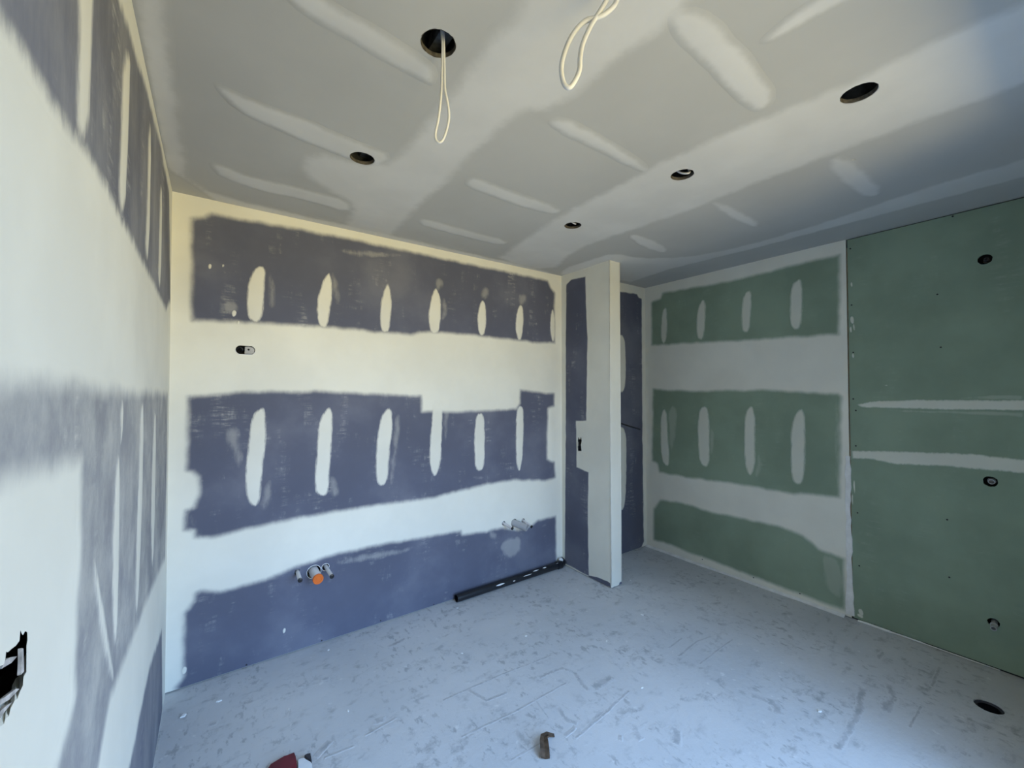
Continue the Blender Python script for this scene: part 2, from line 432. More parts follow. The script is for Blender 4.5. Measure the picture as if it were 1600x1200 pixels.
# left wall torn hole and small box hole near the corner
LH = pls('L', zz(0, 960, 6.66, [(-260, 900), (-150, 700), (-60, 620), (0, 540), (40, 520), (55, 470), (58, 385), (80, 395), (120, 360), (165, 325), (203, 275), (212, 165), (228, 205), (240, 215), (262, 175), (283, 185), (287, 260), (275, 330),
     (276, 470), (274, 600), (245, 650), (238, 740), (205, 810), (180, 880), (150, 900), (110, 980), (92, 1060), (55, 1090), (40, 1140), (0, 1170), (-80, 1230), (-200, 1200)]))
SH = pls('L', [(254.2, 754), (256.2, 754), (256.0, 776), (254.0, 776)])
def skew(poly, l0, l1, k):       # prism leaning along the wall, as a torn, undercut break does
    bm = bmesh.new()
    A = [bm.verts.new(world('L', a-k*l0, b, l0)) for a, b in poly]; B = [bm.verts.new(world('L', a-k*l1, b, l1)) for a, b in poly]
    bm.faces.new(A); bm.faces.new(B[::-1]); n = len(A)
    for i in range(n): bm.faces.new((A[i], B[i], B[(i+1) % n], A[(i+1) % n]))
    bmesh.ops.recalc_face_normals(bm, faces=bm.faces[:]); return bm
cut(wall_left, [skew(LH, -.03, .02, 4.2), prism(SH, 'L', -.03, .03)])
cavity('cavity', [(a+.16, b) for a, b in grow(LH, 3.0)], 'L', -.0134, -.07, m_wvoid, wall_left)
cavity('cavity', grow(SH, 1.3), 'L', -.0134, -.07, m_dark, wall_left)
# back wall: box hole
sc0 = pl('B', 383.5, 547); BH = [(sc0[0]+(.022 if abs(t) < math.pi/2 else -.022)+.021*math.cos(t), sc0[1]+.0225*math.sin(t)) for t in [(-1+2*i/24)*math.pi for i in range(24)]]
# right wall pipe holes
RHp = [(1539, 405), (1547.5, 752.5), (1552.5, 973)]
RH = [pl('R', *p) for p in RHp]
# partition box hole
ph = pl('N', 905.5, 694.5)
NHp = [(ph[0]+a, ph[1]+b) for a, b in ((-.022, -.05), (.018, -.055), (.024, -.02), (.014, .0), (.022, .03), (.012, .062), (-.002, .04), (-.016, .066), (-.024, .03), (-.014, .0))]
# pipe holes in back wall: (base pixel, radius)
PB = {'waste_l': ((490.5, 893.5), .036), 'wl1': ((464.8, 894), .017), 'wl2': ((508.5, 886), .019),
      'waste_r': ((803.5, 817), .030), 'wr1': ((787, 817.5), .016), 'wr2': ((817.5, 813.5), .016)}
cut(wall_back, [prism(BH, 'B', -.05, .03)]+[prism(circ(pl('B', *p), r, 24, .04), 'B', -.06, .03) for p, r in PB.values()])
for p, r in PB.values():
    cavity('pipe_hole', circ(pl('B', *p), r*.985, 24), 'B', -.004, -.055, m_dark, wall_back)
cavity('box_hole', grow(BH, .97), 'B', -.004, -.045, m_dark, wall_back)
cut(partition, [prism(NHp, 'N', -.05, .03)])
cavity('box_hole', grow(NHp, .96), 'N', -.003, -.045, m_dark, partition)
for s_, hs in ((sheet_hi, RH[:1]), (sheet_lo, RH[1:])):
    cut(s_, [prism(circ(c, .027 if c is not RH[2] else .022, 24, .06), 'R', -.05, .03) for c in hs])
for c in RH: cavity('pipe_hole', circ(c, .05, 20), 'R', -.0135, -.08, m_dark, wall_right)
fh = pl('F', 1545, 1104)
cut(floor, [prism(circ(fh, .047, 36, .02), 'F', -.08, .03)])
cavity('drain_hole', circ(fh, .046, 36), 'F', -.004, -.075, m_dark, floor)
PH = [(*pl('B', *p), r*1.04) for p, r in PB.values()]
RHH = [(c[0], c[1], .028 if i < 2 else .023) for i, c in enumerate(RH)]

# ------------------------------------------------------------------ back wall: exposed boards and compound strokes
clipB = (XL+.004, NX-.003, .008, H-.004)
up = zz(260, 300, 2.5, [(95, 100), (150, 99), (178, 83), (440, 130), (700, 178), (1200, 285), (1490, 345), (1500, 372), (1517, 392), (1517, 590), (1430, 589), (1370, 580), (1110, 551), (985, 548), (960, 558), (600, 527), (400, 516), (300, 513), (280, 508), (95, 504)])
mid = zz(260, 580, 2.4, [(82, 95), (300, 75), (600, 76), (900, 90), (955, 93), (960, 150), (1100, 152), (1310, 142), (1325, 120), (1325, 70), (1455, 84), (1455, 130), (1430, 140), (1428, 330), (1455, 340), (1458, 400), (1420, 412), (1300, 408), (1200, 425), (1000, 475), (700, 517), (500, 552), (300, 592), (180, 624), (110, 622), (105, 598), (70, 598), (72, 520), (105, 510), (122, 460), (120, 400), (100, 375), (76, 370)])
low = zz(260, 580, 2.4, [(105, 830), (135, 820), (200, 825), (300, 800), (370, 780), (480, 733), (600, 693), (800, 648), (1000, 617), (1105, 597), (1112, 612), (1200, 600), (1260, 585), (1320, 598), (1370, 578), (1390, 560), (1460, 543), (1463, 740), (1085, 870), (800, 965), (580, 1035), (300, 1125), (100, 1190), (45, 1210), (30, 1190), (60, 1150), (62, 905), (80, 890), (100, 860)])
for p in (up, mid, low):
    patch('plasterboard_panel', 'B', pls('B', p), m_pp, wall_back, .012, .0006, 0, .045, .006, 0, PH, clipB)
su = [[(345, 288), (395, 286), (388, 380), (380, 510), (318, 510), (306, 420), (316, 340)],
      [(640, 305), (652, 350), (650, 420), (633, 534), (598, 534), (581, 470), (588, 400), (608, 340)],
      [(870, 350), (884, 400), (882, 480), (874, 552), (836, 552), (828, 480), (838, 400), (853, 362)],
      [(1060, 370), (1077, 430), (1074, 500), (1066, 555), (1028, 555), (1018, 490), (1028, 420), (1043, 378)],
      [(1240, 418), (1254, 460), (1247, 565), (1219, 565), (1210, 490), (1223, 428)],
      [(1390, 434), (1400, 480), (1390, 582), (1367, 582), (1358, 500), (1373, 442)],
      [(1503, 455), (1517, 458), (1520, 588), (1500, 588), (1496, 500)]]
sm = [[(345, 135), (376, 132), (381, 240), (363, 380), (358, 490), (330, 516), (298, 492), (289, 420), (302, 260), (313, 168)],
      [(605, 128), (627, 142), (627, 220), (614, 440), (601, 474), (563, 469), (549, 430), (559, 280), (568, 178)],
      [(835, 130), (852, 148), (852, 230), (840, 300), (837, 400), (810, 441), (783, 418), (778, 360), (788, 230), (803, 158)],
      [(1015, 112), (1040, 122), (1037, 260), (1032, 340), (1015, 397), (993, 394), (981, 330), (988, 220), (995, 136)],
      [(1170, 150), (1197, 162), (1197, 345), (1186, 376), (1159, 376), (1150, 330), (1153, 176)],
      [(1325, 124), (1344, 136), (1340, 300), (1331, 373), (1317, 379), (1306, 330), (1308, 146)],
      [(1432, 138), (1452, 134), (1455, 330), (1440, 345), (1428, 300)]]
for s in su: patch('filler_stroke', 'B', pls('B', zz(260, 300, 2.5, s)), m_sp, wall_back, .006, .0012, .0018, .017, .003, 2, clip=clipB)
for s in sm: patch('filler_stroke', 'B', pls('B', zz(260, 580, 2.4, s)), m_sp, wall_back, .007, .0012, .0018, .019, .003, 2, clip=clipB)
gh = [zz(260, 300, 2.5, q) for q in ([(390, 270), (420, 320), (440, 450), (400, 470), (385, 400)], [(640, 290), (680, 350), (690, 450), (650, 450), (630, 350)], [(1075, 390), (1110, 440), (1095, 500), (1070, 520)], [(190, 420), (280, 400), (290, 490), (200, 480)], [(640, 210), (900, 235), (960, 260), (700, 260)], [(1050, 330), (1090, 340), (1075, 400), (1045, 390)], [(1230, 360), (1270, 375), (1255, 430), (1220, 420)], [(1370, 390), (1420, 400), (1400, 450), (1370, 445)])]
gh += [zz(260, 580, 2.4, q) for q in ([(355, 420), (400, 390), (410, 470), (370, 535), (335, 525)], [(600, 390), (645, 390), (660, 470), (610, 480)], [(200, 210), (280, 180), (300, 330), (270, 390), (235, 300)], [(845, 160), (890, 150), (870, 330), (850, 440), (830, 430)], [(1030, 120), (1070, 140), (1045, 330)], [(1140, 385), (1200, 390), (1190, 415), (1150, 410)], [(75, 520), (125, 530), (120, 600), (75, 595)], [(1200, 590), (1245, 600), (1240, 640), (1205, 630)], [(1240, 640), (1330, 600), (1340, 680), (1270, 720)], [(160, 830), (420, 790), (480, 745), (300, 800)], [(620, 700), (980, 640), (900, 690), (640, 740)])]
for q in gh: patch('compound_smear', 'B', pls('B', q), m_ghost, wall_back, .010, .0010, 0, .04, .012, 2, clip=clipB)
for (x, y, r_) in ((444.6, 985, .016), (288.5, 1047, .02), (328.5, 416, .016), (366, 490, .02), (373, 504, .012), (349, 415, .010)):
    c = pl('B', x, y)
    patch('compound_dab', 'B', [(c[0]+r_*a, c[1]+r_*1.1*b) for a, b in ((-.5, -1), (.4, -.7), (.6, .6), (-.2, 1), (-.7, .2))], m_sp, wall_back, .004, .0014, .002, .006, .003, 1)
# screws left bare along the bottom of the wall
def screw(fr, px, parent, lift=.0008, r=.0042):
    a, b = pl(fr, *px); s = FR[fr][3]; n_ = [0, 0, 0]; n_[FR[fr][0]] = s
    lathe('screw_head', world(fr, a, b, lift), n_, [(0, r), (.0008, r), (.0012, r*.6), (.0004, r*.3), (.0002, 0)], m_screw, parent, 8)
for p in zz(260, 580, 2.4, [(300, 1101), (582, 1010), (803, 935), (1002, 875)]): screw('B', p, wall_back)

# ------------------------------------------------------------------ partition and recess
clipN = (NY+.004, D-.003, .006, H)
patch('plasterboard_panel', 'N', pls('N', zz(840, 380, 2, [(90, 130), (105, 114), (150, 104), (151, 180), (156, 300), (152, 555), (120, 556), (122, 640), (122, 700), (135, 705), (160, 715), (157, 850), (160, 1040), (85, 1000), (88, 600), (88, 300)])), m_pp, partition, .008, .0006, 0, .014, .004, 0, [(ph[0], ph[1], .03)], clipN)
patch('torn_board_edge', 'N', pls('N', zz(900, 850, 8, [(145, 385), (200, 395), (260, 408), (400, 465), (432, 490), (447, 575), (160, 430)])), m_pp, partition, .005, .0010, 0, .006, .002, 0, (), clipN)
patch('torn_board_edge', 'E', pls('E', zz(900, 850, 8, [(580, 455), (580, 540), (500, 560), (450, 570), (470, 532), (530, 517), (545, 475)])), m_pp, partition, .004, .0010, 0, .005, .002, 0, (), (NX, NX+NT, .006, H))
clipQ = (NX+NT+.002, XR-.004, .005, H)
qp = pls('Q', [(940, 450), (966, 455), (995, 459.5), (998, 465), (1002.5, 467), (1003, 560), (1004, 700), (1006, 846), (1001, 858), (971, 872), (940, 880)])
patch('plasterboard_panel', 'Q', qp, m_pp, wall_recess, .010, .0006, 0, .018, .005, 0, (), clipQ)
for s in ([(250, 285), (268, 283), (277, 320), (277, 440), (268, 468), (252, 468)], [(250, 570), (272, 573), (280, 610), (278, 800), (268, 838), (254, 835)]):
    patch('filler_stroke', 'Q', pls('Q', zz(840, 380, 2, s)), m_sp, wall_recess, .006, .0012, .0018, .02, .003, 2, clip=clipQ)

# ------------------------------------------------------------------ right wall
clipR = (SEAM+.006, D2-.003, .012, H)
gp = [[(355, 185), (383, 172), (390, 155), (600, 118), (780, 74), (945, 34), (943, 287), (830, 292), (640, 305), (500, 312), (380, 319), (356, 319)],
      [(360, 455), (480, 462), (700, 458), (940, 470), (949, 480), (946, 797), (830, 783), (800, 786), (700, 766), (560, 745), (480, 735), (380, 716), (375, 690), (358, 680)],
      [(362, 830), (385, 802), (450, 810), (530, 835), (640, 860), (760, 885), (830, 915), (880, 955), (960, 985), (963, 1147), (900, 1127), (700, 1052), (500, 977), (395, 935), (362, 928)]]
for p in gp: patch('plasterboard_panel', 'R', pls('R', zz(840, 380, 2, p)), m_gp, wall_right, .012, .0006, 0, .045, .006, 0, (), clipR)
gs = [[(390, 200), (409, 200), (407, 313), (383, 318), (383, 250)], [(512, 172), (530, 177), (526, 270), (519, 306), (498, 303), (492, 260), (498, 200)],
      [(655, 144), (674, 146), (670, 240), (662, 284), (638, 282), (632, 240), (638, 166)], [(805, 112), (832, 106), (832, 200), (828, 264), (806, 277), (786, 259), (784, 200), (788, 136)],
      [(390, 512), (407, 522), (410, 600), (417, 693), (400, 702), (383, 672), (380, 556)], [(515, 505), (537, 511), (542, 600), (542, 694), (520, 705), (503, 683), (497, 600), (500, 526)],
      [(660, 505), (682, 511), (685, 620), (684, 703), (665, 735), (648, 713), (641, 640), (643, 536)], [(815, 513), (837, 516), (842, 600), (840, 740), (820, 760), (793, 750), (786, 692), (788, 556)]]
for s in gs: patch('filler_stroke', 'R', pls('R', zz(840, 380, 2, s)), m_sg, wall_right, .006, .0012, .0018, .024, .003, 2, clip=clipR)
for q in ([(540, 560), (560, 600), (545, 680), (530, 640)], [(690, 640), (710, 690), (690, 745), (670, 720)], [(400, 510), (440, 500), (435, 600), (415, 690)], [(920, 480), (948, 480), (948, 790), (925, 780)], [(880, 950), (960, 990), (960, 1130), (890, 1080)]):
    patch('compound_smear', 'R', pls('R', zz(840, 380, 2, q)), m_gghost, wall_right, .010, .0010, 0, .035, .01, 2, clip=clipR)
clipS = (YR, SEAM-.004, .012, H)
LAYERS['R'].append(([(YR-1, -1), (SEAM, -1), (SEAM, 3), (YR-1, 3)], .001, 0))      # the bare sheets
st1 = pls('R', zz(1280, 300, 1.5, [(84, 498), (120, 489), (250, 485), (480, 486), (560, 486), (560, 520), (480, 514), (300, 511), (150, 508), (100, 506)]))
st2 = pls('R', zz(1280, 300, 1.5, [(74, 604), (200, 606), (350, 611), (480, 624), (560, 632), (560, 672), (480, 662), (300, 645), (180, 640), (120, 628), (74, 627)]))
st3 = pls('R', zz(1280, 300, 1.5, [(120, 508), (300, 511), (480, 514), (480, 530), (350, 522), (200, 518)]))
st4 = pls('R', zz(1280, 300, 1.5, [(300, 484), (400, 474), (480, 474), (480, 488), (380, 487)]))
patch('compound_stripe', 'R', st1, m_sg, sheet_hi, .008, .0008, .0018, .012, .003, 0, (), clipS)
patch('compound_stripe', 'R', st2, m_sg, sheet_hi, .008, .0008, .0018, .016, .003, 0, (), clipS)
for s in (st3, st4): patch('compound_smear', 'R', s, m_gghost, sheet_hi, .008, .0007, .0, .012, .004, 0, (), clipS)
for p in zz(1280, 300, 1.5, [(73, 133), (76, 265), (80, 376), (80, 485), (86, 512), (86, 595), (313, 57), (277, 240), (285, 364), (290, 497)]): screw('R', p, sheet_hi, .0005, .0046)
for p in zz(1280, 300, 1.5, [(90, 752), (94, 876), (130, 1015), (300, 768), (305, 903)]): screw('R', p, sheet_lo, .0005, .0046)
for x, y in zz(840, 380, 2, [(515, 990), (675, 1047), (820, 1097)]): screw('R', (x, y-1), wall_right, .0012)
for (zx, zy, rx, rz, sh) in ((77, 300, .018, .03, 1), (74, 322, .012, .025, 1), (82, 315, .01, .03, 1), (80, 384, .012, .02, 1), (157, 453, .012, .006, 1), (76, 217, .012, .02, 1), (82, 690, .010, .05, 0), (78, 720, .01, .04, 0), (98, 985, .02, .025, 0), (96, 993, .025, .015, 0)):
    c = pl('R', 1280+zx/1.5, 300+zy/1.5)
    patch('compound_dab', 'R', [(c[0]+rx*a, c[1]+rz*b) for a, b in ((-.6, -1), (.5, -.8), (.8, .5), (-.1, 1), (-.8, .3))], m_sg, sheet_hi if sh else sheet_lo, .004, .0006, .001, .007, .003, 1, (), clipS)
# ragged compound and paper tape down the joint and along the foot of the wall
def ribbon(name, pts, wd, th, mat, parent, ax):
    """strip of irregular width lying against a wall, extruded by th"""
    bm = bmesh.new(); rows = []
    for (p, w_) in zip(pts, wd):
        P = Vector(p); o_ = Vector(ax[0])*w_; n_ = Vector(ax[1])*th
        rows.append([bm.verts.new(P-o_), bm.verts.new(P-o_*.9+n_), bm.verts.new(P+o_*.9+n_), bm.verts.new(P+o_)])
    for a, b in zip(rows, rows[1:]):
        for k in range(4): bm.faces.new((a[k], a[(k+1) % 4], b[(k+1) % 4], b[k]))
    bm.faces.new(rows[0]); bm.faces.new(rows[-1][::-1])
    bmesh.ops.recalc_face_normals(bm, faces=bm.faces[:])
    return from_bm(name, bm, mat, parent)
rnd = random.Random(11)
zs = np.linspace(.02, 1.02, 26)
ribbon('joint_tape', [(XR-.0005, SEAM+.012+rnd.uniform(-.003, .003), z) for z in zs], [.014+.012*max(0, 1-z/.25)+rnd.uniform(-.003, .003) for z in zs], .003, m_flake, wall_right, ((0, 1, 0), (-1, 0, 0)))
tp = [pl('F', x, y) for x, y in ((1337, 975), (1346, 983), (1362, 990), (1380, 996), (1400, 1003), (1440, 1018), (1500, 1038), (1560, 1058))]
tube('tape_edge', [(XR-(.016 if i == 0 else .010 if i < 4 else .006), y, .007) for i, (x, y) in enumerate(tp)], [.007]*20+[.005]*10+[.003]*40, m_flake, wall_right, 6)
fl = [pl('F', x, y) for x, y in ((1016, 851), (1040, 861), (1080, 876), (1140, 899), (1200, 921), (1260, 943), (1318, 966))]
ribbon('foot_tape', [(XR-.012+rnd.uniform(-.004, .003), y, .002+rnd.uniform(0, .002)) for x, y in fl], [.016, .012, .013, .009, .012, .012, .015], .006, m_flake, wall_right, ((1, 0, .45), (-.4, 0, .9)))

# ------------------------------------------------------------------ left wall
clipL = (YR, D-.004, .006, H-.004)
lu = [(-60, -120), (150, -120), (186, 0), (226, 130), (250, 225), (264, 300), (266, 470), (259, 484), (217, 398), (181, 327), (140, 247), (112, 212), (0, 25), (-60, -75)]
patch('plasterboard_panel', 'L', pls('L', lu), m_pu, wall_left, .010, .0006, 0, .05, .006, 0, (), clipL)
for s in ([(116, -110), (150, -110), (146, 60), (139, 245), (113, 214), (115, 100)], [(189, 68), (205, 72), (202, 200), (195, 350), (181, 330), (185, 200)], [(231, 178), (237, 195), (233, 415), (224, 405), (228, 300)], [(249, 278), (254, 295), (251, 458), (245, 448), (247, 360)]):
    patch('filler_stroke', 'L', pls('L', s), m_spu, wall_left, .008, .0012, .0018, .04, .003, 1, clip=clipL)
k = 1.715
lm = zz(0, 500, k, [(-60, 165), (0, 165), (100, 163), (235, 176), (330, 190), (449, 197), (442, 640), (402, 730), (352, 860), (292, 1020), (262, 1200), (240, 1300), (120, 1300), (150, 1200), (185, 1080), (200, 1010), (200, 900), (215, 600), (217, 380), (60, 420), (0, 450), (-60, 480)])
patch('plasterboard_panel', 'L', pls('L', lm), m_pw, wall_left, .010, .0006, 0, .06, .008, 0, (), clipL)
ll = zz(0, 500, k, [(433, 830), (435, 1040), (408, 1300), (320, 1300), (345, 1200), (400, 930)])
patch('plasterboard_panel', 'L', pls('L', ll), m_pu, wall_left, .010, .0006, 0, .05, .006, 0, (), clipL)
for s in ([(312, 345), (322, 365), (320, 600), (314, 860), (300, 905), (295, 700), (299, 500)], [(320, 205), (332, 210), (328, 330), (318, 350)], [(375, 212), (386, 217), (381, 500), (369, 785), (359, 805), (361, 600), (369, 400)], [(411, 228), (419, 256), (413, 600), (405, 695), (401, 500)], [(240, 590), (262, 660), (300, 900), (310, 990), (285, 960), (250, 760)]):
    patch('filler_stroke', 'L', pls('L', zz(0, 500, k, s)), m_spl, wall_left, .008, .0012, .0016, .03, .003, 1, clip=clipL)

# ------------------------------------------------------------------ ceiling bands and strokes
clipC = (XL+.002, XR-.002, YR, D-.003)
z7 = lambda p: zz(300, 0, 2.2857, p)
z8 = lambda p: zz(900, 0, 2.2857, p)
bands = [
    [(830, -150), (812, 0), (803, 26), (750, 88), (690, 165), (632, 236), (590, 262), (480, 235), (475, 275), (520, 300), (555, 320), (545, 345), (535, 358), (610, 374), (625, 350), (700, 280), (760, 215), (815, 172), (868, 172), (990, 75), (1042, 40), (1080, 0), (1120, -150)],
    [(775, 405), (795, 392), (880, 332), (944, 302), (1018, 262), (1119, 214), (1206, 179), (1316, 136), (1381, 105), (1469, 61), (1534, 31), (1600, 5), (1750, -60), (1750, 60), (1600, 130), (1556, 149), (1447, 184), (1337, 227), (1228, 267), (1110, 315), (1053, 337), (974, 363), (900, 389), (862, 425)],
    [(1700, 215), (1600, 249), (1447, 293), (1294, 346), (1162, 385), (1075, 402), (1000, 404), (960, 395), (925, 405), (880, 420), (876, 432), (950, 412), (975, 445), (1030, 425), (1084, 411), (1206, 381), (1320, 350), (1469, 311), (1600, 276), (1700, 250)],
    [(200, -40), (246, -40), (254, 20), (270, 130), (284, 240), (292, 290), (420, 325), (540, 352), (700, 388), (860, 424), (860, 432), (560, 372), (268, 306)],
]
for i, b in enumerate(bands):
    patch('joint_band', 'C', pls('C', b), m_cc, ceiling, .02, .0006+.00015*i, .0006, .07 if i < 2 else .04, .012, 1, CH_, clipC)
strokes = [z7([(280, -60), (430, -60), (520, 20), (700, 110), (830, 200), (885, 250), (862, 315), (800, 285), (600, 170), (400, 60)]),
    z7([(60, 295), (105, 300), (210, 350), (400, 420), (560, 490), (740, 560), (650, 605), (560, 570), (430, 520), (300, 465), (150, 392)]),
    z7([(50, 585), (80, 575), (200, 625), (400, 672), (570, 715), (570, 765), (400, 715), (250, 686), (100, 635)]),
    z7([(975, 640), (1000, 630), (1030, 636), (1160, 686), (1330, 742), (1310, 770), (1200, 750), (1050, 695), (975, 665)]),
    z7([(798, 786), (835, 776), (1000, 825), (1138, 858), (1118, 880), (1000, 855), (825, 810)]),
    [(852, 188), (878, 178), (936, 207), (1018, 258), (1008, 274), (938, 240), (865, 204)],
    z8([(325, 40), (395, 12), (505, 52), (610, 175), (710, 305), (720, 365), (640, 412), (552, 345), (420, 205), (318, 112)]),
    z8([(640, 155), (715, 85), (850, -15), (1000, -80), (1060, -40), (975, 5), (805, 95), (700, 156)]),
    z8([(870, 585), (965, 538), (1098, 658), (1098, 694), (1030, 712), (955, 665)]),
    z8([(465, 730), (510, 708), (662, 788), (655, 815), (597, 806)]),
    z8([(170, 840), (230, 832), (340, 885), (318, 908), (235, 885)])]
for s in strokes: patch('filler_stroke', 'C', pls('C', s), m_cc, ceiling, .012, .0014, .0012, .035, .006, 1, CH_, clipC)

# ------------------------------------------------------------------ floor scuffs
def scuff(pts, wd, fw=None):
    P = [Vector(pl('F', x, y)) for x, y in pts]
    L, R_ = [], []
    for i, p in enumerate(P):
        t = (P[min(i+1, len(P)-1)]-P[max(i-1, 0)]).normalized(); n_ = Vector((-t.y, t.x))*wd/2
        L.append(tuple(p+n_)); R_.append(tuple(p-n_))
    return patch('scuff_mark', 'F', L+R_[::-1], m_scuff, floor, max(.006, wd/4), .0005+.00004*(seed_[0] % 17), 0, wd*.45, wd*.25)
za = lambda p: zz(240, 900, 2.105, p)
zb = lambda p: zz(900, 850, 2.2857, p)
for p, wd in ((za([(950, 410), (1130, 330), (1310, 260)]), .014), (za([(1010, 530), (1190, 445), (1360, 350)]), .014), (za([(1385, 535), (1470, 465), (1565, 378)]), .016), (za([(1265, 335), (1345, 302), (1385, 320), (1428, 378)]), .03),
              (za([(1330, 435), (1365, 475), (1395, 485)]), .03), (za([(1185, 510), (1245, 560)]), .045), (za([(1035, 375), (1100, 412)]), .022), (za([(1090, 412), (1165, 382)]), .018), (za([(1440, 370), (1510, 330)]), .05), (za([(695, 525), (800, 465)]), .014),
              (za([(720, 480), (760, 470)]), .04), (za([(530, 600), (580, 540)]), .03), (za([(560, 600), (660, 560)]), .014), (za([(1350, 530), (1390, 495)]), .02), (za([(1250, 400), (1300, 470)]), .010), (za([(1170, 610), (1290, 540)]), .012),
              (zb([(330, 372), (380, 335)]), .014), (zb([(365, 402), (430, 350), (482, 330)]), .016), (zb([(440, 430), (560, 340)]), .014), (zb([(930, 735), (985, 650), (1010, 600), (1025, 515)]), .035), (zb([(945, 555), (970, 590)]), .05), (zb([(1120, 500), (1135, 550), (1100, 600)]), .045),
              (zb([(1300, 440), (1270, 510)]), .018), (zb([(1190, 655), (1235, 580)]), .014), (zb([(620, 540), (690, 560), (735, 615)]), .05), (zb([(330, 650), (365, 670), (360, 720)]), .045), (zb([(500, 285), (545, 290)]), .04), (zb([(1075, 410), (1100, 385)]), .03),
              (zb([(1040, 435), (1075, 440)]), .03), (zb([(210, 670), (240, 700)]), .04), (zb([(150, 690), (170, 695)]), .03), (zb([(720, 760), (760, 800)]), .02), (zb([(1370, 740), (1410, 765)]), .04), (zb([(980, 260), (1000, 262)]), .02),
              (za([(1240, 95), (1280, 100)]), .05), (za([(975, 165), (1000, 165)]), .05), (za([(1050, 150), (1065, 150)]), .05), (za([(1075, 290), (1100, 280)]), .05), (za([(1010, 285), (1040, 290)]), .035), (za([(770, 235), (830, 205)]), .03), (za([(550, 340), (580, 335)]), .03), (za([(315, 350), (345, 352)]), .04), (za([(470, 365), (500, 360)]), .03), (za([(180, 490), (215, 480)]), .03), (za([(640, 245), (668, 243)]), .022)):
    scuff(p, wd)

# ------------------------------------------------------------------ cables at the ceiling
def cable(name, label, zooms, zc, r, group=None):
    pts = []
    n_ = len(zooms)
    for i, (x, y) in enumerate(zooms): pts.append(at_depth(x, y, zc+.012*math.sin(i*math.pi/(n_-1))))
    o = tube(name, pts, r, m_cable, None, 10, sub=5)
    return tag(o, label, 'cable', group)
def depth_of(P): return float((np.array(P)-CP)@Fv)
d1 = depth_of((HC[0][0], HC[0][1], H))
cable('ceiling_cable', 'long thin white cable loop hanging out of the largest ceiling hole', zz(640, 20, 5.45, [(268, 60), (274, 180), (280, 300), (276, 500), (268, 700), (246, 900), (221, 1020), (225, 1080), (255, 1105), (290, 1070), (325, 960), (335, 860), (318, 740), (300, 640), (296, 450), (292, 300), (290, 180), (285, 60)]), d1+.005, .0036)
d2 = depth_of((HC[5][0], HC[5][1], H))
cable('ceiling_cable', 'thick twisted white cable loop dangling at the top edge of the photo', zz(860, 0, 8, [(960, -420), (880, -200), (832, 0), (770, 100), (660, 188), (540, 232), (440, 262), (340, 350), (240, 500), (170, 680), (138, 830), (143, 950), (172, 1050), (215, 1092), (262, 1075), (330, 965), (365, 860), (370, 740), (390, 600), (430, 480), (500, 330), (570, 215), (650, 90), (700, 0), (780, -180), (900, -420)]), d2-.01, .0058)
def hole_cable(c, pts, label):
    tag(tube('ceiling_cable', [(c[0]+x, c[1]+y, H+z) for x, y, z in pts], .0042, m_cable, None, 8, sub=6), label, 'cable')
hole_cable(HC[4], [(-.05, .0, .06), (-.036, -.01, .02), (-.012, -.02, .004), (.012, -.012, .008), (.018, .01, .025), (.01, .03, .06)], 'white cable curl tucked inside the ceiling hole nearest the partition wall')
hole_cable(HC[2], [(-.02, .035, .06), (-.016, .015, .02), (-.012, -.008, .0), (-.002, -.028, -.006), (.012, -.028, .004), (.02, -.02, .02), (.03, -.01, .06)], 'white cable curl poking from the middle hole of the ceiling band')

# ------------------------------------------------------------------ pipes through the back wall
def wall_pipe(name, label, cat, base, tip, L, r, mat, wallt=.003, cap=None, plug=False, group=None):
    b = Vector(world('B', *pl('B', *base), -.05)); t = Vector(at_y(tip[0], tip[1], D-L))
    e = empty(name, world('B', *pl('B', *base), 0)); ax = t-Vector(world('B', *pl('B', *base), 0)); ax.normalize()
    base_ = t-ax*(L+.045); ln = (t-base_).length
    rel = lambda v: v-Vector(e.location)
    prof = [(0, r), (ln-.001, r), (ln, r-.0008), (ln, r-wallt), (ln-.03, r-wallt), (ln-.03, 0)]
    o = lathe('tube', rel(base_), ax, prof, mat, e)
    for p in o.data.polygons: p.use_smooth = False
    if cap:
        c = lathe('end_cap', rel(t-ax*.012), ax, [(0, r+.0004), (0, r+.0022), (.011, r+.0022), (.013, r+.001), (.0125, r*.7), (.0105, r*.62), (.0105, 0)], cap, o); c['label'] = 'orange end cap'
    if plug: lathe('end_plug', rel(t-ax*.006), ax, [(0, r+.0004), (0, r+.0012), (.007, r+.0012), (.0085, r*.7), (.0085, 0)], m_black, o, 16)
    return tag(e, label, cat, group)
wall_pipe('waste_pipe', 'white waste pipe with bright orange end cap sticking out of blue board', 'pipe', (490.5, 893), (497.3, 905.5), .10, .025, m_pvc, cap=m_orange)
wall_pipe('water_pipe', 'thin white pipe stub on the left of the orange capped pipe', 'pipe', (465, 894), (469, 907), .10, .0105, m_pvc, plug=True)
wall_pipe('water_pipe', 'thin white pipe stub on the right of the orange capped pipe', 'pipe', (509.5, 886), (518.7, 901), .11, .0105, m_pvc, plug=True)
wall_pipe('waste_pipe', 'grey open-ended waste pipe above the black pipe on the floor', 'pipe', (803.5, 817), (823.5, 825), .10, .026, m_greyp, .004)
wall_pipe('water_pipe', 'thin pale pipe stub on the left of the grey open-ended pipe', 'pipe', (787, 817.5), (801, 826), .09, .010, m_pvc, plug=True)
wall_pipe('water_pipe', 'thin pale pipe stub on the right of the grey open-ended pipe', 'pipe', (817.5, 813.5), (831, 823.3), .09, .010, m_pvc, plug=True)
